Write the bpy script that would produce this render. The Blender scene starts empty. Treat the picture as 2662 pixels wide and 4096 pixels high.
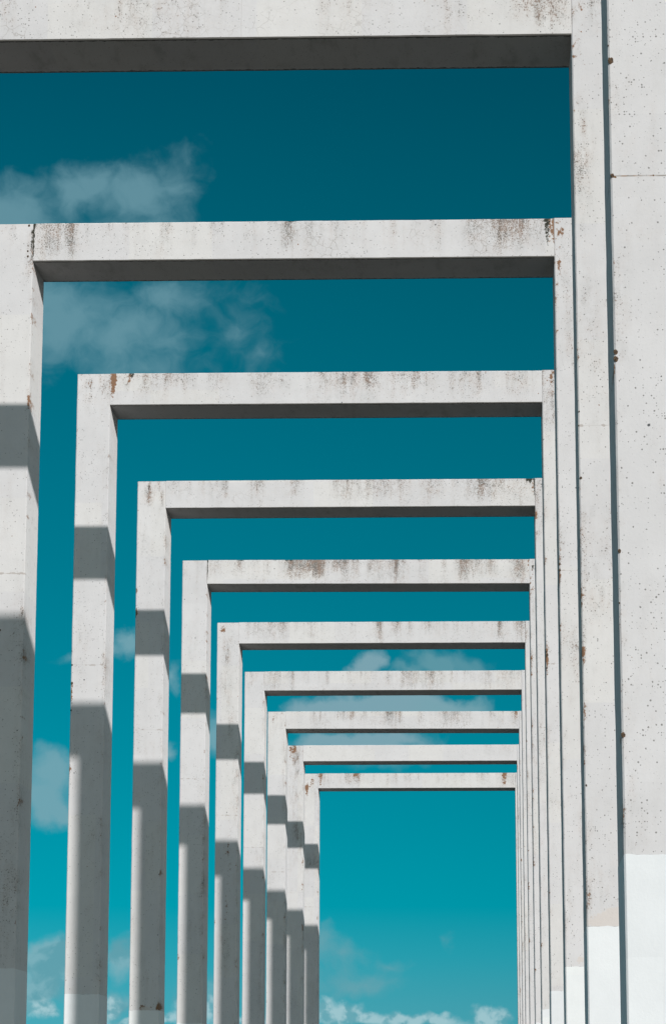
import bpy, math, random
from mathutils import Vector, Matrix, noise as mn

sc = bpy.context.scene
COL = sc.collection

# ------------------------------------------------------------------ survey
XL, W = -4.4814, 5.2            # inner face of left posts, clear width
WP, HB, D = 0.4013, 0.3963, 0.8079   # post width, beam height, depth
S, Y0 = 6.5717, 16.6176         # spacing of the frames, first frame
ZB, ZG = 8.2290, -1.60          # beam underside, ground
PITCH, YAW, ROLL, F = 0.236083, -0.0495179, 0.00159942, 12412.6
OFF = [(.0007,-.0063,0,0),(.0031,.0022,-.0015,-.0046),(0,.012,.001,-.0027),
       (-.0126,.0447,.0148,-.0029),(-.0079,.0412,.0078,-.0016),(-.002,.0149,.003,-.0044),
       (-.0024,.0382,.0049,-.0016),(-.0022,-.0086,.0025,-.0007),(.0075,.018,.0049,-.0035),
       (.0143,.0186,.0016,-.0003),(.0247,.0234,.0047,-.0002)]
PAINT_L = [1.29,1.29,1.285,1.28,1.294,1.30,1.295,1.30,1.29,1.30,1.295]
PAINT_R = [1.307,1.304,1.301,1.312,1.311,1.305,1.30,1.295,1.30,1.30,1.295]
JOINT_L = [5.06,5.07,5.079,5.103,5.113,5.108,5.132,5.085,5.088,5.074,5.145]
JOINT_R = [5.05,5.069,5.071,5.088,5.122,5.10,5.11,5.09,5.08,5.09,5.12]

cp, sp, cy_, sy_ = math.cos(PITCH), math.sin(PITCH), math.cos(YAW), math.sin(YAW)
FW = Vector((sy_*cp, cy_*cp, sp)); RT = Vector((cy_, -sy_, 0)); UP = RT.cross(FW)
R_ = math.cos(ROLL)*RT + math.sin(ROLL)*UP
U_ = -math.sin(ROLL)*RT + math.cos(ROLL)*UP

# ------------------------------------------------------------------ node helper
class N:
    def __init__(s, tree): s.t = tree; s.n = tree.nodes; s.l = tree.links
    def add(s, typ, **kw):
        n = s.n.new(typ)
        for k, v in kw.items(): setattr(n, k, v)
        return n
    def put(s, sock, v):
        if v is None: return
        if isinstance(v, bpy.types.NodeSocket): s.l.new(v, sock)
        else: sock.default_value = v
    def m(s, op, a, b=None, c=None, clamp=False):
        n = s.add('ShaderNodeMath', operation=op, use_clamp=clamp)
        s.put(n.inputs[0], a); s.put(n.inputs[1], b); s.put(n.inputs[2], c)
        return n.outputs[0]
    def vm(s, op, a, b=None, out=0):
        n = s.add('ShaderNodeVectorMath', operation=op)
        s.put(n.inputs[0], a); s.put(n.inputs[1], b)
        return n.outputs[out]
    def mix(s, f, a, b, mode='MIX'):
        n = s.add('ShaderNodeMix', data_type='RGBA', blend_type=mode)
        s.put(n.inputs[0], f); s.put(n.inputs[6], a); s.put(n.inputs[7], b)
        return n.outputs[2]
    def step(s, x, lo, hi, a=0.0, b=1.0):
        n = s.add('ShaderNodeMapRange', interpolation_type='SMOOTHSTEP')
        s.put(n.inputs[0], x); s.put(n.inputs[1], lo); s.put(n.inputs[2], hi); s.put(n.inputs[3], a); s.put(n.inputs[4], b)
        return n.outputs[0]
    def noise(s, vec, scale, detail=4, rough=.55, out=0):
        n = s.add('ShaderNodeTexNoise')
        s.put(n.inputs['Vector'], vec); n.inputs['Scale'].default_value = scale
        n.inputs['Detail'].default_value = detail; n.inputs['Roughness'].default_value = rough
        return n.outputs[out]
    def vor(s, vec, scale, feature='F1', rnd=1.0, dim='3D'):
        n = s.add('ShaderNodeTexVoronoi', feature=feature, voronoi_dimensions=dim)
        s.put(n.inputs['Vector'], vec); n.inputs['Scale'].default_value = scale
        n.inputs['Randomness'].default_value = rnd
        return n
    def attr(s, name):
        n = s.add('ShaderNodeAttribute', attribute_name=name); return n.outputs['Fac']

def lin(r, g, b):
    f = lambda c: (c/255)/12.92 if c/255 <= .04045 else ((c/255+.055)/1.055)**2.4
    return (f(r), f(g), f(b), 1)

# ------------------------------------------------------------------ materials
def concrete(name, base, paint=False, beam=False):
    mt = bpy.data.materials.new(name); mt.use_nodes = True
    t = N(mt.node_tree); t.n.clear()
    out = t.add('ShaderNodeOutputMaterial'); bs = t.add('ShaderNodeBsdfPrincipled')
    t.l.new(bs.outputs[0], out.inputs[0])
    tc = t.add('ShaderNodeTexCoord').outputs['Object']
    rnd = t.add('ShaderNodeObjectInfo').outputs['Random']
    off = t.add('ShaderNodeCombineXYZ')
    t.put(off.inputs[0], t.m('MULTIPLY', rnd, 37.0)); t.put(off.inputs[1], t.m('MULTIPLY', rnd, 91.0)); t.put(off.inputs[2], t.m('MULTIPLY', rnd, 53.0))
    P = t.vm('ADD', tc, off.outputs[0])
    sep = t.add('ShaderNodeSeparateXYZ'); t.put(sep.inputs[0], tc)
    X, Y, Z = sep.outputs
    nrm = t.add('ShaderNodeSeparateXYZ'); t.put(nrm.inputs[0], t.add('ShaderNodeNewGeometry').outputs['True Normal'])
    qx = t.add('ShaderNodeCombineXYZ')
    sp3 = t.add('ShaderNodeSeparateXYZ'); t.put(sp3.inputs[0], P)
    t.put(qx.inputs[0], t.m('ADD', sp3.outputs[0], t.m('MULTIPLY', sp3.outputs[1], .37))); t.put(qx.inputs[1], t.m('ADD', sp3.outputs[2], sp3.outputs[1]))
    Q = qx.outputs[0]
    # soft mottling of the limewash
    m1 = t.noise(P, 1.3, 5, .6); m2 = t.noise(P, 7, 4, .6)
    tone = t.m('ADD', t.m('MULTIPLY', t.m('SUBTRACT', m1, .5), .16), t.m('MULTIPLY', t.m('SUBTRACT', m2, .5), .10))
    # repainted rectangles: coarse cells with their own tint
    cell = t.vm('DIVIDE', P, (.61, 3.0, .93) if not beam else (.83, 3.0, .55))
    jit = t.vm('ADD', cell, t.vm('SCALE', t.noise(P, 9, 2, .5, out=1), None))
    fl = t.vm('FLOOR', cell)
    wn = t.add('ShaderNodeTexWhiteNoise', noise_dimensions='3D'); t.put(wn.inputs[0], fl)
    cellv = wn.outputs[0]
    tone = t.m('ADD', tone, t.m('MULTIPLY', t.m('SUBTRACT', cellv, .5), .055 if not paint else .07))
    warm = t.step(cellv, .55, .8)
    c = t.mix(warm, base, (base[0]*1.0, base[1]*.997, base[2]*.978, 1))
    val = t.m('ADD', 1.0, tone)
    n = t.add('ShaderNodeVectorMath', operation='SCALE'); t.put(n.inputs[0], c); t.put(n.inputs[3], val)
    c = n.outputs[0]
    if not paint:
        grime, lich, moss, peel = t.attr('grime'), t.attr('lichen'), t.attr('moss'), t.attr('peel')
        # fine air-hole peppering
        dens = t.step(t.noise(P, 1.7, 3, .6), .35, .75)
        dens = t.m('ADD', t.m('MULTIPLY', dens, .8), t.m('MULTIPLY', grime, .9), clamp=True)
        v1 = t.vor(Q, 70, dim='2D')
        w1 = t.add('ShaderNodeSeparateColor'); t.put(w1.inputs[0], v1.outputs['Color'])
        sz = t.m('MULTIPLY', t.m('POWER', w1.outputs[0], 3.0), .40)
        dot1 = t.m('MULTIPLY', t.m('LESS_THAN', v1.outputs['Distance'], sz), t.m('LESS_THAN', w1.outputs[1], t.m('ADD', .03, t.m('MULTIPLY', dens, .40))))
        c = t.mix(t.m('MULTIPLY', dot1, .72), c, (.10, .095, .085, 1))
        # air holes left by the casting
        v3 = t.vor(Q, 29, dim='2D')
        w3 = t.add('ShaderNodeSeparateColor'); t.put(w3.inputs[0], v3.outputs['Color'])
        hole = t.m('MULTIPLY', t.m('LESS_THAN', v3.outputs['Distance'], t.m('ADD', .03, t.m('MULTIPLY', t.m('POWER', w3.outputs[0], 2.0), .07))), t.m('LESS_THAN', w3.outputs[1], t.m('MULTIPLY', t.attr('holes'), t.m('ADD', .45, m1))))
        c = t.mix(t.m('MULTIPLY', hole, .56), c, (.12, .115, .105, 1))
        # bigger dark holes and rusty spots
        v2 = t.vor(Q, 11, dim='2D')
        w2 = t.add('ShaderNodeSeparateColor'); t.put(w2.inputs[0], v2.outputs['Color'])
        wob = t.m('MULTIPLY', t.m('SUBTRACT', t.noise(P, 120, 2), .5), .06)
        d2 = t.m('ADD', v2.outputs['Distance'], wob)
        sz2 = t.m('ADD', .012, t.m('MULTIPLY', t.m('POWER', w2.outputs[0], 4.0), .085))
        sel = t.m('LESS_THAN', w2.outputs[1], t.m('ADD', .085, t.m('MULTIPLY', lich, .55)))
        dot2 = t.m('MULTIPLY', t.m('LESS_THAN', d2, sz2), sel)
        rust = t.m('GREATER_THAN', t.m('ADD', w2.outputs[2], t.m('MULTIPLY', lich, .6)), .72)
        dcol = t.mix(rust, (.05, .055, .058, 1), (.22, .105, .05, 1))
        c = t.mix(t.m('MULTIPLY', dot2, .9), c, dcol)
        # streaks of grime running down, broken up into specks
        st = t.vm('MULTIPLY', P, (1, 1, .12))
        sn = t.noise(st, 24, 5, .65); pn = t.noise(P, 75, 3, .7); pn2 = t.noise(P, 20, 4, .65)
        streak = t.m('ADD', t.m('MULTIPLY', t.m('SUBTRACT', sn, .5), 2.6), t.m('MULTIPLY', t.m('SUBTRACT', pn2, .5), 2.2))
        wash = t.m('MULTIPLY', grime, t.m('ADD', .55, streak), clamp=True)
        wcol = t.mix(t.step(t.noise(P, 6, 3), .4, .6), (.36, .275, .215, 1), (.25, .235, .21, 1))
        c = t.mix(t.m('MULTIPLY', t.m('POWER', wash, .9), .55), c, wcol)
        g = t.m('ADD', t.m('MULTIPLY', grime, .72), t.m('ADD', t.m('MULTIPLY', t.m('SUBTRACT', pn, .5), 3.0), t.m('MULTIPLY', streak, .20)))
        g = t.m('MULTIPLY', t.step(g, .50, .72), t.m('MINIMUM', t.m('MULTIPLY', grime, 4.0), 1.0))
        gcol = t.mix(t.step(t.noise(P, 11, 3), .42, .62), (.17, .10, .065, 1), (.07, .06, .05, 1))
        c = t.mix(t.m('MULTIPLY', g, .74), c, gcol)
        # orange lichen
        ln = t.m('ADD', t.m('MULTIPLY', lich, 1.0), t.m('ADD', t.m('MULTIPLY', t.m('SUBTRACT', t.noise(P, 30, 4, .65), .5), 1.9), t.m('MULTIPLY', t.m('SUBTRACT', t.noise(P, 9, 3), .5), .8)))
        lm = t.m('MULTIPLY', t.step(ln, .5, .75), t.m('MINIMUM', t.m('MULTIPLY', lich, 4.0), 1.0))
        lcol = t.mix(t.noise(P, 40, 3), (.27, .115, .045, 1), (.13, .075, .035, 1))
        c = t.mix(t.m('MULTIPLY', lm, .92), c, lcol)
        # black moss
        mm = t.m('ADD', moss, t.m('MULTIPLY', t.m('SUBTRACT', t.noise(P, 34, 4, .7), .5), 1.8))
        mm = t.m('MULTIPLY', t.step(mm, .45, .75), t.m('MINIMUM', t.m('MULTIPLY', moss, 4.0), 1.0))
        c = t.mix(mm, c, (.035, .035, .025, 1))
        # peeled paint
        pm = t.m('ADD', peel, t.m('MULTIPLY', t.m('SUBTRACT', t.noise(P, 60, 4, .7), .5), 2.2))
        pm = t.m('MULTIPLY', t.step(pm, .5, .72), t.m('MINIMUM', t.m('MULTIPLY', peel, 5.0), 1.0))
        c = t.mix(t.m('MULTIPLY', pm, .85), c, (.555, .51, .475, 1))
        # formwork joint
        ax = X if beam else Z
        jn = t.noise(P, 14, 3)
        jl = t.m('LESS_THAN', t.m('ABSOLUTE', t.m('ADD', ax, t.m('MULTIPLY', t.m('SUBTRACT', jn, .5), .004))), t.m('ADD', .0016, t.m('MULTIPLY', t.attr('joint'), .0026)))
        jl = t.m('MULTIPLY', jl, t.step(jn, .34, .60, .30, .70 if not beam else .45))
        jw = t.m('MAXIMUM', t.attr('joint'), .15)
        c = t.mix(t.m('MULTIPLY', jl, jw), c, t.mix(t.step(t.noise(P, 30, 2), .5, .6), (.20, .17, .14, 1), (.24, .13, .06, 1)))
        if not beam:
            bd = t.noise(P, 17, 2)
            bm2 = t.m('MULTIPLY', t.m('LESS_THAN', t.m('ABSOLUTE', ax), t.m('MULTIPLY', t.m('SUBTRACT', bd, .53), .12)), t.m('LESS_THAN', t.m('ABSOLUTE', ax), .012))
            c = t.mix(t.m('MULTIPLY', bm2, jw), c, (.17, .10, .05, 1))
        # hairline crazing
        if beam:
            ve = t.vor(t.vm('ADD', P, t.vm('MULTIPLY', t.noise(P, 8, 3, .6, out=1), (.06, .06, .06))), 11, 'DISTANCE_TO_EDGE')
            cr = t.m('MULTIPLY', t.m('LESS_THAN', ve.outputs['Distance'], .022), t.step(t.m('ADD', t.noise(P, 1.9, 2), t.m('MULTIPLY', grime, .35)), .56, .75))
            c = t.mix(t.m('MULTIPLY', cr, .38), c, (.22, .19, .16, 1))
            # mossy drip edges under the beam
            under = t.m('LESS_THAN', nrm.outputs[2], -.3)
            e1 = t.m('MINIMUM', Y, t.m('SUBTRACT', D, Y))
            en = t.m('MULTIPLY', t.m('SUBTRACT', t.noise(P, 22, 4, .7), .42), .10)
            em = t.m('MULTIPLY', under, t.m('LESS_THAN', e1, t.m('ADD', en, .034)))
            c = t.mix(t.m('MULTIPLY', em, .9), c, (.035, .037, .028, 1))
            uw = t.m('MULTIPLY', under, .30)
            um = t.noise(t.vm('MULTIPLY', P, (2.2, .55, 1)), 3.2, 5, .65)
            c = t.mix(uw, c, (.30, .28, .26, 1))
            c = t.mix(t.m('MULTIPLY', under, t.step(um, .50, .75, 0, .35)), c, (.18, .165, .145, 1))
    t.put(bs.inputs['Base Color'], c)
    bs.inputs['Roughness'].default_value = .92 if not paint else .7
    bs.inputs['Specular IOR Level'].default_value = .25
    bs.inputs['Diffuse Roughness'].default_value = .55
    bs.inputs['Sheen Weight'].default_value = .03
    bs.inputs['Sheen Roughness'].default_value = .5
    bm_ = t.add('ShaderNodeBump'); bm_.inputs['Strength'].default_value = .35; bm_.inputs['Distance'].default_value = .004
    hgt = t.m('ADD', t.noise(P, 60, 4, .6), t.m('MULTIPLY', t.noise(t.vm('MULTIPLY', P, (1, 1, .3)), 9, 3), .8))
    t.put(bm_.inputs['Height'], hgt); t.l.new(bm_.outputs[0], bs.inputs['Normal'])
    return mt

M_POST = concrete('weathered_limewash', (.568, .556, .552, 1))
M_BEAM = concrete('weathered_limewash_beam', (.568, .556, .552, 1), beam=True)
M_BASE = concrete('fresh_white_paint', (.648, .660, .662, 1), paint=True)

def simple(name, c1, c2, scale, rough=.95):
    mt = bpy.data.materials.new(name); mt.use_nodes = True
    t = N(mt.node_tree); bs = t.n['Principled BSDF']
    tc = t.add('ShaderNodeTexCoord').outputs['Object']
    t.put(bs.inputs['Base Color'], t.mix(t.step(t.noise(tc, scale, 5, .65), .35, .65), c1, c2))
    bs.inputs['Roughness'].default_value = rough
    return mt
M_LICH = simple('brown_lichen', (.12, .07, .036, 1), (.035, .027, .02, 1), 90)
M_GROUND = simple('dry_paving', (.145, .128, .108, 1), (.105, .092, .076, 1), .6)

# ------------------------------------------------------------------ mesh building
def fbm(x, y, s=0): return mn.fractal(Vector((x, y, s)), .6, 2.0, 4)

def add_attrs(me, vals):
    for k in ('grime', 'lichen', 'moss', 'peel', 'holes', 'joint'):
        a = me.attributes.new(k, 'FLOAT', 'POINT')
        a.data.foreach_set('value', [v.get(k, 0.0) for v in vals])

def sweep(section, stations, place, attr, wob=0.0, seed=0):
    """closed section (list of (p, q, front)) swept along stations"""
    vs, fs, at = [], [], []
    n = len(section)
    for i, s in enumerate(stations):
        for (p, q, fr) in section:
            dx = wob*fbm(s*3.1+p*7, q*5, seed); dy = wob*fbm(s*2.7+q*9, p*5, seed+9)
            vs.append(place(p+dx, q+dy, s)); at.append(attr(p, q, s) if fr else {})
    for i in range(len(stations)-1):
        for j in range(n):
            k = (j+1) % n
            fs.append((i*n+j, i*n+k, (i+1)*n+k, (i+1)*n+j))
    fs.append(tuple(range(n))[::-1]); fs.append(tuple(range((len(stations)-1)*n, len(stations)*n)))
    return vs, fs, at

def finish(name, vs, fs, mat, parent=None, loc=(0, 0, 0), at=None):
    me = bpy.data.meshes.new(name); me.from_pydata(vs, [], fs); me.update()
    if at: add_attrs(me, at)
    me.materials.append(mat)
    import bmesh
    b = bmesh.new(); b.from_mesh(me); bmesh.ops.recalc_face_normals(b, faces=b.faces); b.to_mesh(me); b.free()
    o = bpy.data.objects.new(name, me); COL.objects.link(o)
    if parent: o.parent = parent
    o.location = loc
    return o

def lsp(a, b, n): return [a+(b-a)*i/n for i in range(n+1)]

def gauss(x, w): return math.exp(-(x/w)**2)

# stains on beams: (centre 0..1, half width, strength, reach down 0..1, kind)  kind g grime, l lichen, m moss
ST = {
 1: [(.375,.055,.40,1,'g'),(.945,.03,.75,.55,'g'),(.93,.015,.35,.7,'l'),(.985,.015,.5,.9,'g'),(.66,.02,.25,1,'g'),(.80,.02,.2,1,'g'),(.25,.01,.3,.9,'g'),(.14,.012,.25,.8,'g')],
 2: [(.0,.0035,1.3,1,'m'),(1.0,.003,1.0,1,'l'),(.02,.03,.60,.9,'g'),(.012,.02,.30,.9,'l'),(.05,.02,.45,.7,'g'),(.075,.008,.75,.9,'g'),(.105,.006,.35,.6,'g'),(.145,.006,.35,.5,'g'),(.205,.012,.35,1,'g'),(.31,.006,.35,.5,'g'),(.347,.006,.5,.6,'g'),
     (.489,.010,1.0,.75,'g'),(.495,.006,.5,.25,'m'),(.60,.01,.3,.6,'g'),(.69,.006,.35,.6,'g'),(.74,.008,.3,.7,'g'),(.78,.006,.6,.6,'g'),(.85,.015,.45,.5,'g'),(.90,.013,.95,.85,'g'),(.935,.02,.65,.6,'g'),
     (.987,.007,.9,.6,'m'),(.992,.006,.7,.8,'l'),(.965,.01,.3,.6,'g'),(.02,.01,.3,.15,'m')],
 3: [(.006,.008,1.05,.9,'l'),(.012,.006,.4,.6,'l'),(.035,.008,.7,.45,'g'),(.045,.008,.8,.4,'l'),(.05,.006,.7,.25,'m'),(.09,.01,.3,.5,'g'),(.15,.02,.6,.35,'g'),(.17,.006,.6,.5,'g'),(.19,.006,.4,.3,'g'),(.26,.005,.3,.3,'g'),
     (.33,.008,.35,.6,'g'),(.40,.02,.35,.4,'g'),(.56,.04,.42,.6,'g'),(.60,.015,.5,.35,'g'),(.68,.02,.42,.6,'g'),(.705,.01,.7,.5,'g'),(.73,.02,.5,.5,'g'),(.79,.005,.65,.45,'g'),(.86,.02,.25,.6,'g'),(.93,.03,.3,.6,'g'),(.985,.008,.4,.6,'l')],
 4: [(1.0,.0025,1.2,.7,'m'),(.025,.02,.55,.6,'g'),(.02,.008,.25,.3,'l'),(.10,.01,.3,.4,'g'),(.125,.006,.5,.6,'g'),(.16,.008,.8,.55,'g'),(.16,.005,.4,.3,'l'),(.25,.01,.45,.3,'g'),(.26,.008,.55,1,'g'),(.35,.01,.25,.4,'g'),(.47,.02,.3,.7,'g'),
     (.55,.015,.6,.6,'g'),(.59,.03,.55,.5,'g'),(.645,.015,.5,1,'g'),(.71,.008,.4,1,'g'),(.735,.012,.5,.5,'g'),(.79,.008,.4,.4,'g'),(.86,.02,.45,.6,'g'),(.905,.02,.45,.8,'g'),(.96,.03,.6,.9,'g'),(.985,.01,.9,.35,'m'),(.995,.004,.8,.8,'l')],
 5: [(.0,.003,1.3,.9,'m'),(.035,.02,.35,.6,'g'),(.09,.02,.4,.5,'g'),(.10,.008,.35,.6,'g'),(.19,.006,.45,.4,'g'),(.255,.016,1.0,.65,'g'),(.25,.012,.4,.2,'m'),(.285,.014,.95,.6,'g'),(.32,.025,.9,.55,'g'),(.35,.015,1.15,.75,'g'),(.395,.012,.8,.35,'g'),
     (.43,.015,.75,.9,'g'),(.41,.01,.7,.4,'g'),(.505,.005,.7,.5,'g'),(.47,.006,.5,.5,'g'),(.55,.025,.5,.8,'g'),(.587,.006,1.25,.95,'g'),(.61,.010,.5,.9,'g'),(.667,.014,.5,.8,'g'),(.79,.012,.9,.75,'g'),(.815,.018,.9,.7,'g'),(.845,.012,.6,.6,'g'),
     (.878,.012,.85,.5,'g'),(.955,.014,.7,.9,'g'),(.975,.013,.85,.9,'g'),(.955,.006,.4,.2,'l'),(.997,.004,.7,1,'l')],
 6: [(.10,.03,.55,.8,'g'),(.06,.01,.4,.4,'g'),(.20,.01,.3,.5,'g'),(.475,.006,.5,.5,'g'),(.493,.008,1.2,.85,'g'),(.55,.010,.65,.6,'g'),(.60,.010,.5,.6,'g'),(.655,.014,.65,.35,'g'),(.72,.01,.25,.7,'g'),(.875,.02,.35,.7,'g'),(.911,.008,1.0,.75,'g'),(.985,.012,1.0,.8,'g'),(.985,.01,.5,.4,'l')],
 7: [(.04,.03,.7,1,'g'),(.055,.02,.35,.5,'l'),(.11,.006,.85,.95,'g'),(.17,.008,.3,.5,'g'),(.27,.012,.3,.3,'g'),(.40,.05,.35,.7,'g'),(.55,.03,.55,.7,'g'),(.59,.02,.6,.8,'g'),(.655,.012,.7,.8,'g'),(.69,.01,.4,.6,'g'),(.73,.01,.4,.4,'g'),(.87,.03,.3,.8,'g'),(.945,.02,.6,.8,'g'),(.985,.01,.5,.4,'l')],
 8: [(.06,.02,.3,.9,'g'),(.245,.03,.75,.4,'g'),(.29,.01,.7,.3,'g'),(.335,.012,.6,.4,'g'),(.40,.05,.4,.8,'g'),(.44,.015,.5,.6,'g'),(.49,.008,1.0,.7,'g'),(.575,.012,.5,.6,'g'),(.68,.025,.6,.7,'g'),(.73,.015,.55,.5,'g'),(.78,.02,.4,.6,'g'),(.88,.02,.4,.8,'g'),(.975,.012,.7,.9,'g'),(.988,.008,.8,.7,'l')],
 9: [(.30,.004,.2,.2,'g'),(.87,.02,.25,.5,'g'),(.95,.02,.4,.6,'g'),(.985,.01,.4,.8,'l')],
 10:[(.012,.012,1.0,.9,'l'),(.03,.02,.5,.7,'g'),(.145,.01,.5,.5,'g'),(.18,.035,.75,.7,'g'),(.19,.035,.75,.5,'l'),(.30,.02,.4,.3,'l'),(.395,.008,.45,.6,'g'),(.47,.01,.3,.5,'g'),(.61,.008,.5,.7,'g'),(.70,.008,.4,.7,'g'),(.73,.008,.4,.5,'g'),(.83,.015,.5,.5,'g'),(.83,.02,.3,.3,'l'),(.945,.016,1.0,.9,'l'),(.95,.016,.5,.9,'g'),(.985,.012,.4,.9,'g')],
}
AMT = [.5,.55,.8,.8,.85,1.0,.8,.8,.85,.15,.8]

def beam_attr(k):
    st = ST.get(k, []); amt = AMT[k]
    def f(h, x):     # h: 0 bottom..HB, x from -W/2..W/2
        u = x/W+.5; dn = 1-h/HB
        r = {'grime': 0., 'lichen': 0., 'moss': 0., 'peel': 0., 'holes': .08, 'joint': .45}
        nz = fbm(u*16+k*7.3, k*3.1); nz2 = fbm(u*60+k*4.1, k*1.7+5)
        top = max(0, .45*nz+.36*nz2+.14)*amt
        r['grime'] += top*max(0, 1-dn*1.1)+amt*max(0, .22*nz+.16*fbm(u*34+k*2.2, h*9+k)+.05)
        for (c, w, s_, reach, kd) in st:
            if kd == 'g': w, reach = w*1.35, reach+.12
            q = abs(u-c)
            if q > 3*w: continue
            wgt = (.74 if kd == 'g' else 1)*s_*gauss(q, w)*max(0., min(1., (reach+.25*fbm(u*130, k+.5)-dn)*4+.35))
            wgt *= 1-.45*dn
            r[{'g': 'grime', 'l': 'lichen', 'm': 'moss'}[kd]] += wgt
        if dn < .03: r['moss'] += max(0., .35+nz2)*amt*.5
        return r
    return f

# stains on posts: (x 0..1 from left, z, rx, rz, strength, kind)
SP = {
 (2,'L'): [(.95,8.45,.06,.25,.9,'m'),(.1,8.6,.15,.10,.9,'l'),(.88,3.2,.05,.5,.35,'g'),(.75,1.9,.2,.4,.35,'g'),(.97,3.4,.03,.4,.4,'m')],
 (3,'L'): [(.1,8.55,.12,.1,.5,'l'),(.35,8.45,.08,.3,.5,'g'),(.4,8.5,.1,.15,.5,'l'),(.03,7.9,.05,.2,.5,'l'),(.02,4.7,.05,.25,.7,'l'),(.02,3.9,.05,.1,.8,'l'),(.8,8.5,.1,.3,.4,'g')],
 (4,'L'): [(.4,8.52,.13,.18,1.0,'g'),(.38,8.55,.09,.1,.8,'m'),(.4,8.35,.1,.2,.4,'l'),(.85,8.5,.06,.2,.6,'g'),(.03,6.9,.05,.2,.6,'l'),(.5,1.33,.4,.05,.8,'l')],
 (5,'L'): [(.1,8.6,.2,.03,.5,'l'),(.9,6.9,.06,.06,.7,'l'),(.95,4.1,.06,.5,.3,'g'),(.93,3.2,.06,.4,.3,'g'),(.05,2.3,.06,.06,.8,'l'),(.05,2.1,.06,.05,.8,'l')],
 (6,'L'): [(.25,8.5,.12,.10,.9,'l'),(.25,8.2,.06,.15,.8,'l'),(.5,8.1,.15,.25,.55,'g'),(.45,8.15,.12,.15,.4,'l'),(.45,7.6,.3,.4,.45,'g'),(.65,6.9,.15,.4,.4,'g'),(.65,4.6,.12,.5,.65,'l'),(.55,3.5,.12,.9,.6,'l'),(.5,2.8,.2,.6,.4,'g'),(.85,5.8,.1,.6,.45,'g')],
 (7,'L'): [(.3,8.5,.25,.15,.3,'g'),(.85,2.5,.08,.6,.6,'g')],
 (8,'L'): [(.3,8.5,.08,.15,.8,'l'),(.85,8.6,.15,.03,.6,'l'),(.9,7.4,.08,.8,.4,'g')],
 (9,'L'): [(.4,8.55,.3,.12,.8,'l'),(.6,8.4,.2,.2,1.0,'g'),(.6,8.1,.2,.3,.7,'g'),(.3,8.3,.25,.3,.5,'l'),(.5,7.4,.4,.5,.4,'g'),(.6,6.5,.3,.4,.8,'g')],
 (10,'L'):[(.35,8.3,.3,.1,.9,'l'),(.65,8.45,.2,.12,.9,'l'),(.2,8.15,.2,.15,.9,'l'),(.7,8.2,.3,.4,.35,'g'),(.5,6.3,.5,.25,.6,'g')],
 (1,'R'): [(.12,8.7,.10,.45,.55,'l'),(.2,8.0,.2,.5,.35,'l'),(.55,8.6,.3,.25,.8,'g'),(.2,7.2,.15,.6,.4,'g'),(.25,5.9,.3,.4,.35,'g'),(.5,4.0,.4,.8,.2,'g')],
 (2,'R'): [(.15,8.5,.12,.12,1.0,'l'),(.1,8.15,.08,.3,.9,'l'),(.6,7.5,.3,.7,.3,'g'),(.3,4.3,.2,.2,.6,'g')],
 (3,'R'): [(.28,8.5,.14,.14,1.0,'l'),(.32,8.53,.12,.08,.8,'m'),(.32,8.25,.14,.25,.8,'g'),(.1,8.1,.1,.5,.3,'g'),(.05,5.2,.06,.3,.8,'l')],
 (4,'R'): [(.2,8.52,.1,.09,.8,'m'),(.2,8.0,.3,.3,.4,'g'),(.1,8.0,.1,.3,.4,'l')],
 (5,'R'): [(.12,8.3,.15,.25,.8,'l'),(.15,8.5,.1,.12,.8,'m'),(.4,7.8,.4,.6,.3,'g')],
 (6,'R'): [(.3,8.5,.3,.12,.9,'l')],
}
PEEL = {(1,'R'): [(.55,1.33,.75,.07),(.6,1.39,.35,.06)], (3,'R'): [(.85,1.34,.15,.07)], (4,'L'): [(.55,1.31,.25,.035)], (2,'R'): [(.35,1.36,.12,.03)]}

def post_attr(k, side):
    lst = SP.get((k, side), []); pl = PEEL.get((k, side), []); amt = .7+.3*AMT[k]
    sd = k*11.7+(5 if side == 'R' else 0)
    def f(x, z):
        r = {'grime': 0., 'lichen': 0., 'moss': 0., 'peel': 0., 'holes': (.60 if k == 0 else .10), 'joint': (1. if k == 0 else .32)}
        a = fbm(z*1.1+sd, x*2, sd); b = fbm(z*5+sd, x*8, sd+3)
        e = min(x, 1-x) if side == 'R' else 1-x
        inner = x if side == 'R' else 1-x
        r['grime'] += max(0, .22*a+.15*b+.0)
        if inner < .16: r['grime'] += max(0, .45*a+.30*b+.10)*(1-inner/.16)
        if inner < .10: r['lichen'] += max(0, b*1.3-.05)*(1-inner/.10)*.8
        if 1-inner < .08: r['lichen'] += max(0, b*1.2-.25)*.7
        if 8.62-z < .5: r['grime'] += max(0, .35*b+.12)*(1-(8.62-z)/.5)*AMT[k]
        for (cx, cz, rx, rz, s_, kd) in lst:
            q = ((x-cx)/rx)**2+((z-cz)/rz)**2
            if q < 6: r[{'g': 'grime', 'l': 'lichen', 'm': 'moss'}[kd]] += s_*math.exp(-q)*(.8+.6*b)
        for (cx, cz, rx, rz) in pl:
            q = ((x-cx)/rx)**2+((z-cz)/rz)**2
            if q < 4: r['peel'] += 1.1*math.exp(-q*q)
        return r
    return f

CH = .010
def octa(w, d, n, c=CH):
    """section of a post: front side at q=0, subdivided"""
    s = [(c+(w-2*c)*i/n, 0., True) for i in range(n+1)]
    return s+[(w, c, True), (w, d-c, False), (w-c, d, False), (c, d, False), (0., d-c, False), (0., c, True)]

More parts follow.
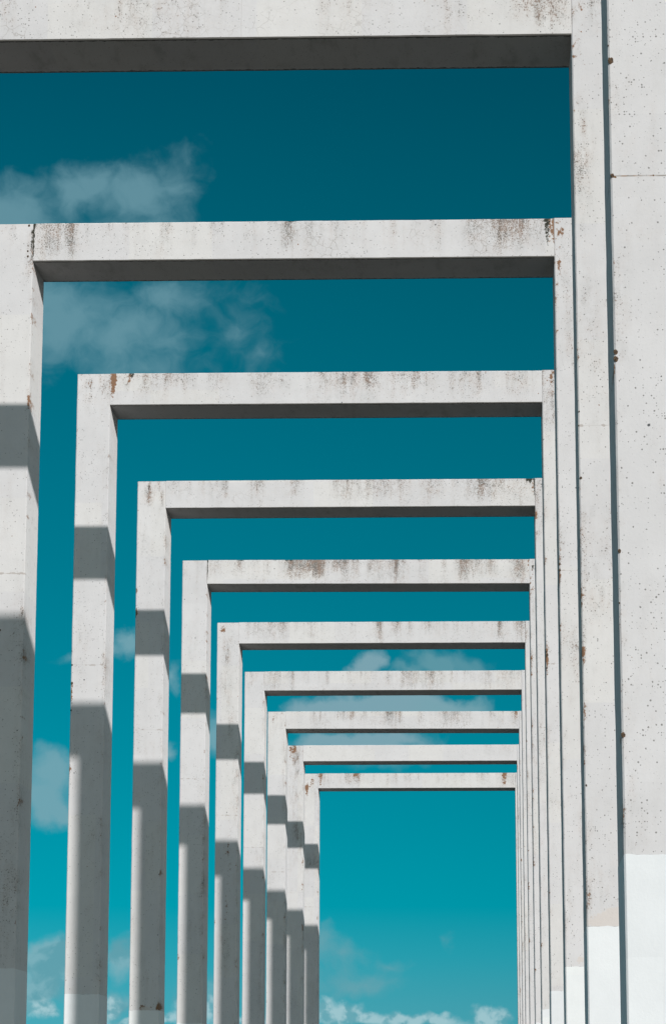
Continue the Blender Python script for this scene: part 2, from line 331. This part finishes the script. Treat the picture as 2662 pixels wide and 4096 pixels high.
def clump(parent, loc, r, seed):
    import bmesh
    b = bmesh.new(); bmesh.ops.create_icosphere(b, subdivisions=4, radius=1)
    for v in b.verts:
        p = v.co.copy()
        k = 1+.30*mn.fractal(p*1.6+Vector((seed*3.3, 0, seed)), .6, 2, 4)+.25*mn.noise(p*6+Vector((seed, 1, 2)))
        v.co = Vector((p.x*k*r*.85, p.y*k*r*.5, p.z*k*r*1.1))
    me = bpy.data.meshes.new('lichen_clump'); b.to_mesh(me); b.free()
    me.materials.append(M_LICH)
    o = bpy.data.objects.new('lichen_clump', me); COL.objects.link(o); o.parent = parent; o.location = loc
    return o

LABELS = [
 "nearest white concrete frame, only its broad speckled right post showing along the picture's right edge",
 "white concrete frame whose beam with wide dark underside crosses the very top of the picture",
 "second beam from the top, white frame with black mossy crack at its upper left joint",
 "third beam from the top, white frame with rust brown block beside its left joint",
 "fourth beam from the top, white frame with dark mossy patch on its left post head",
 "fifth beam from the top, white frame with the heaviest brown streaks along its beam",
 "sixth beam from the top, white frame with reddish streaks running down its left post",
 "seventh beam from the top, white frame with brown mottling at its beam's left end",
 "eighth beam from the top, white frame, third from the far end, grey brown stains",
 "second farthest white frame with the cleanest, brightest beam and a dirty left post head",
 "farthest, smallest white frame with orange lichen scratches on its upper left corner",
]

CLUMPS = {}  # (frame, side): [(z, radius, inward x)]
def zat(k, side, v):
    """height on the inner front edge seen at image row v (source pixels)"""
    x = XL+OFF[k][0] if side == 'L' else XL+W+OFF[k][0]; y = Y0+k*S+OFF[k][1]
    lo, hi = -2., 12.
    for _ in range(40):
        m = (lo+hi)/2; p = Vector((x, y, m))
        b = 1448-F*p.dot(U_)/p.dot(FW)
        if b > v: lo = m
        else: hi = m
    return lo
CLUMPS[(0,'R')] = [(zat(0,'R',243), .045, .03), (zat(0,'R',703), .03, .022), (zat(0,'R',1408), .034, .02), (zat(0,'R',1436), .038, .022), (zat(0,'R',2204), .026, .016), (zat(0,'R',2940), .034, .018), (zat(0,'R',183), .012, .004), (zat(0,'R',2412), .013, .004)]
CLUMPS[(1,'R')] = [(zat(1,'R',1912), .026, .03), (zat(1,'R',3141), .018, .03), (zat(1,'R',1646), .016, .02), (zat(1,'R',1702), .012, .006)]
CLUMPS[(2,'R')] = [(zat(2,'R',2256), .022, .01), (zat(2,'R',2281), .022, .012)]
CLUMPS[(3,'R')] = [(zat(3,'R',2620), .034, .03), (zat(3,'R',2606), .022, .015), (zat(3,'R',2672), .02, .02)]
CLUMPS[(2,'L')] = [(8.29, .022, -.05), (8.345, .018, -.052), (8.40, .012, -.05), (8.61, .022, -.045), (zat(2,'L',2520), .02, -.02)]
CLUMPS[(3,'L')] = [(zat(3,'L',2732), .03, -WP+.012), (zat(3,'L',2841), .02, -WP+.008), (zat(3,'L',2659), .02, -WP+.01), (8.36, .012, -.012)]

def portal_frame(k):
    dx, dy, dz, rot = OFF[k]
    y = Y0+k*S+dy
    root = bpy.data.objects.new('portal_frame', None); COL.objects.link(root)
    root.location = (XL+W/2+dx, y, ZG)
    root['label'] = LABELS[k]; root['category'] = 'concrete frame'
    root['group'] = 'white concrete portal frames standing in a row'
    zb = ZB+dz-ZG; hw = W/2
    # ---- beam, between the posts
    c = CH
    nf = 12
    sec = [(c+(HB-2*c)*i/nf, 0., True) for i in range(nf+1)]       # (height, y): front
    sec += [(HB, c, True), (HB, D-c, False), (HB-c, D, False), (c, D, False), (0., D-c, False), (0., c, True)]
    fa = beam_attr(k)
    nst = 240 if k in ST else 20
    vs, fs, at = sweep(sec, lsp(-hw, hw, nst), lambda p, q, s: (s, q, p+rot*s),
                       lambda p, q, s: fa(p, s), wob=.0016, seed=k)
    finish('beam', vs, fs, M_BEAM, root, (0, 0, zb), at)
    # ---- posts
    for side in ('L', 'R'):
        zj = (JOINT_L if side == 'L' else JOINT_R)[k]-ZG
        zp = (PAINT_L if side == 'L' else PAINT_R)[k]-ZG
        x0 = -hw-WP if side == 'L' else hw
        top = zb+HB+rot*(-hw if side == 'L' else hw)
        top -= .006 if side == 'L' else -.004
        fp = post_attr(k, side)
        vis = not (k == 0 and side == 'L') and not (k == 1 and side == 'L')
        nz = 190 if vis else 12
        vs, fs, at = sweep(octa(WP, D, 10), lsp(zp-zj, top-zj, nz), lambda p, q, s: (p, q, s),
                           lambda p, q, s: fp(p/WP, s+zj+ZG), wob=.0016, seed=k*2+(side == 'R'))
        po = finish('post', vs, fs, M_POST, root, (x0, 0, zj), at)
        b = .0015
        rnd = random.Random(k*7+ord(side))
        base_sec = [(p*(1+2*b/WP)-b, q*(1+2*b/D)-b, f_) for p, q, f_ in octa(WP, D, 16)]
        vs, fs, at = sweep(base_sec, lsp(0., zp, 24), lambda p, q, s: (p, q, s-zj+(.009*fbm(p*17+k, q*8) if s > zp-.01 else 0)),
                           lambda p, q, s: {}, wob=.001, seed=k)
        ba = finish('painted_base', vs, fs, M_BASE, po)
        ba['label'] = 'freshly painted bright white lower part'
        for i, (z, r, ix) in enumerate(CLUMPS.get((k, side), [])):
            xx = ix if side == 'R' else WP+ix
            clump(po, (xx*(.45 if abs(ix) < .035 else 1), -.001, z-ZG-zj), r*(.36 if k < 2 else .5), k*5+i+1.3)
    return root

for k in range(11):
    portal_frame(k)

# ------------------------------------------------------------------ ground
G = 3000.
g = finish('ground', [(-G, -G, 0), (G, -G, 0), (G, G, 0), (-G, G, 0)], [(0, 1, 2, 3)], M_GROUND, None, (0, 0, ZG))
g['kind'] = 'structure'

# ------------------------------------------------------------------ sun and sky
TX, TZ = .4196, .3195
sd = Vector((TX, -1, TZ)).normalized()          # towards the sun
sl = bpy.data.lights.new('sun', 'SUN'); sl.energy = 3.9; sl.angle = math.radians(.53); sl.color = (1, .978, .966)
so = bpy.data.objects.new('sun', sl); COL.objects.link(so)
so.rotation_euler = (-sd).to_track_quat('-Z', 'Y').to_euler(); so.location = sd*60

world = bpy.data.worlds.new('World'); sc.world = world; world.use_nodes = True
t = N(world.node_tree); t.n.clear()
wo = t.add('ShaderNodeOutputWorld')
dirv = t.vm('NORMALIZE', t.add('ShaderNodeTexCoord').outputs['Generated'])
sx = t.add('ShaderNodeSeparateXYZ'); t.put(sx.inputs[0], dirv)
sky = t.add('ShaderNodeTexSky', sky_type='NISHITA'); sky.sun_disc = False
sky.sun_elevation = math.asin(sd.z); sky.sun_rotation = math.atan2(sd.x, sd.y)
sky.dust_density = 1.5
# clear air: deep teal overhead, paler towards the horizon
ramp = t.add('ShaderNodeValToRGB'); cr = ramp.color_ramp; cr.interpolation = 'EASE'
stops = [(.0,(84,163,176)),(.03,(66,160,175)),(.046,(40,157,174)),(.062,(0,151,169)),(.092,(0,140,160)),(.135,(0,126,147)),(.167,(0,117,138)),(.213,(0,106,127)),(.26,(0,95,115)),(.32,(0,80,100)),(.5,(0,62,84)),(1.,(0,50,74))]
cr.interpolation = 'LINEAR'
while len(cr.elements) < len(stops): cr.elements.new(.5)
for e, (p_, c_) in zip(cr.elements, stops): e.position = p_; e.color = lin(*c_)
zz = t.m('MAXIMUM', sx.outputs[2], 0.0)
t.put(ramp.inputs[0], zz)
clear = ramp.outputs[0]
# sideways gradient: a little brighter to the left
yy = t.m('MAXIMUM', sx.outputs[1], .05)
A = t.m('DIVIDE', sx.outputs[0], yy); B = t.m('DIVIDE', sx.outputs[2], yy)
lr = t.m('MINIMUM', t.m('MAXIMUM', t.m('SUBTRACT', 1.0, t.m('MULTIPLY', t.m('ADD', A, .03), .9)), .8), 1.25)
n_ = t.add('ShaderNodeVectorMath', operation='SCALE'); t.put(n_.inputs[0], clear); t.put(n_.inputs[3], lr)
clear = n_.outputs[0]
# clouds: soft clumps in direction space
KP = 7213.
def dirAB(u, v):
    u, v = u*1.7208, v*1.7208
    d = R_*(u-1331)/F+U_*(1448-v)/F+FW
    return d.x/d.y*KP, d.z/d.y*KP
pv = t.add('ShaderNodeCombineXYZ'); t.put(pv.inputs[0], t.m('MULTIPLY', A, KP)); t.put(pv.inputs[1], t.m('MULTIPLY', B, KP))
pv = pv.outputs[0]
w1 = t.vm('SUBTRACT', t.noise(pv, 1/110, 2, .5, out=1), (.5, .5, .5))
w2 = t.vm('SUBTRACT', t.noise(pv, 1/28, 4, .6, out=1), (.5, .5, .5))
pw = t.vm('ADD', pv, t.vm('ADD', t.vm('MULTIPLY', w1, (100, 85, 0)), t.vm('MULTIPLY', w2, (30, 28, 0))))
fb = t.noise(pw, 1/80, 7, .52)
fs = t.noise(t.vm('ADD', pv, t.vm('MULTIPLY', w1, (120, 120, 0))), 1/85, 8, .56)
def field(blobs, vec):
    cur = None
    for (u, v, rx, ry, s_) in blobs:
        a, b = dirAB(u, v)
        q = t.vm('MULTIPLY', t.vm('SUBTRACT', vec, (a, b, 0)), (1/rx, 1/ry, 0))
        d = t.m('MULTIPLY', t.m('SUBTRACT', 1.0, t.vm('LENGTH', q, out=1)), s_)
        cur = d if cur is None else t.m('SMOOTH_MAX', cur, d, .40)
    return cur
THIN = [(20,500,190,115,1.5),(170,450,100,90,1.4),(215,430,85,75,1.3),(330,450,150,110,1.4),(430,375,55,75,.55),(410,440,80,80,.9),(80,570,300,80,1.4),(300,560,210,90,1.3),
        (150,750,210,140,1.4),(130,690,150,90,1.4),(310,770,190,140,1.2),(400,690,140,90,1.0),(545,765,95,110,.55),(580,700,50,60,.35),(330,850,170,50,.8),(600,830,70,50,.6)]
SMALL = [(235,1510,48,28,.8),(300,1505,56,42,.95),(160,1535,60,22,.5),(405,1570,28,40,.8),
        (125,1800,80,80,1.3),(110,1860,70,66,1.2),(145,1880,40,50,1),(490,1710,36,60,.8),(405,1745,26,36,.8)]
MID = [(860,1545,50,40,1),(840,1560,45,25,1),(900,1650,260,48,1.3),(760,1660,110,50,1.2),(820,1725,200,42,1.1),(930,1715,90,30,.8)]
DIML = [(110,2240,95,75,1.4),(90,2300,110,60,1.3),(150,2215,50,40,1),(280,2215,50,60,1.2),(440,2330,60,60,1),(260,2340,60,40,.9),(500,2300,40,50,.7)]
DIM = [(1030,1545,125,42,1.1),(940,1565,70,26,.8),(1060,1655,110,46,1.1),(880,1780,120,26,.6),(750,2195,46,70,.8),(800,2225,95,45,.7),(900,2235,70,28,.5),(850,2280,120,38,.7),(700,2280,100,40,.6),(1035,2180,20,32,.4),(260,2340,60,40,.6)]
CUM = [(80,2350,60,26,.9),(245,2352,40,34,1),(255,2330,20,24,.8),(430,2358,40,40,1),(485,2350,30,40,1),(560,2370,40,20,1),(790,2348,80,34,1.1),(750,2340,40,34,1),(860,2368,70,26,1),(940,2376,70,24,1),(1000,2372,60,26,.9),(1135,2368,48,30,1),(1130,2395,120,26,1),(640,2375,80,26,.9),(330,2385,140,18,.9)]
def cover(blobs, lo, hi, k, nz, vec=pw):
    f_ = t.m('ADD', field(blobs, vec), t.m('MULTIPLY', t.m('SUBTRACT', nz, .5), k))
    return t.step(f_, lo, hi)
front = t.m('GREATER_THAN', sx.outputs[1], .2)
def over(col, blobs, lo, hi, k, op, c_, nz=fb):
    m_ = t.m('MULTIPLY', t.m('MULTIPLY', cover(blobs, lo, hi, k, nz), op), front)
    return t.mix(m_, col, c_)
col = clear
col = over(col, THIN, -.05, 1.20, 1.45, .74, lin(112,156,169), fs)
col = over(col, SMALL, -.05, .80, 1.0, .84, lin(120,166,178))
col = over(col, MID, -.02, .62, .9, .80, lin(136,170,181))
col = over(col, DIM, .0, .8, 1.1, .60, lin(118,164,174))
shade = t.m('ADD', t.noise(pv, 1/30, 4, .5), t.m('MULTIPLY', t.m('SUBTRACT', fb, .5), .5))
cumc = t.mix(t.step(shade, .38, .58), lin(110,168,180), lin(168,203,210))
col = over(col, DIML, -.05, .8, 1.1, .80, t.mix(t.step(fs, .42, .58), lin(104,158,170), lin(132,176,186)))
col = over(col, CUM, -.05, .56, .8, .82, cumc)
# pale bright half of the sky around the sun (behind the camera)
sa = Vector((TX, -1, 0)).normalized()
back = t.step(t.vm('DOT_PRODUCT', dirv, tuple(sa), out=1), -.10, .70)
bg1 = t.add('ShaderNodeBackground'); t.put(bg1.inputs[0], col); bg1.inputs[1].default_value = 1.0
pale = t.mix(.75, sky.outputs[0], (3.9, 5.9, 6.7, 1))
bg2 = t.add('ShaderNodeBackground'); t.put(bg2.inputs[0], pale); bg2.inputs[1].default_value = .10
ms = t.add('ShaderNodeMixShader'); t.put(ms.inputs[0], back); t.l.new(bg1.outputs[0], ms.inputs[1]); t.l.new(bg2.outputs[0], ms.inputs[2])
t.l.new(ms.outputs[0], wo.inputs[0])

# ------------------------------------------------------------------ camera
cam = bpy.data.cameras.new('camera'); cam.sensor_fit = 'VERTICAL'; cam.sensor_height = 36
cam.lens = F/4096*36; cam.shift_y = -600/4096; cam.clip_start = .1; cam.clip_end = 10000
co = bpy.data.objects.new('camera', cam); COL.objects.link(co)
co.matrix_world = Matrix((( R_.x, U_.x, -FW.x, 0), (R_.y, U_.y, -FW.y, 0), (R_.z, U_.z, -FW.z, 0), (0, 0, 0, 1)))
sc.camera = co

sc.view_settings.view_transform = 'Standard'; sc.view_settings.look = 'None'
sc.view_settings.exposure = 0; sc.view_settings.gamma = 1
world.cycles.sampling_method = 'MANUAL'; world.cycles.sample_map_resolution = 512
sc.cycles.max_bounces = 8; sc.cycles.diffuse_bounces = 5
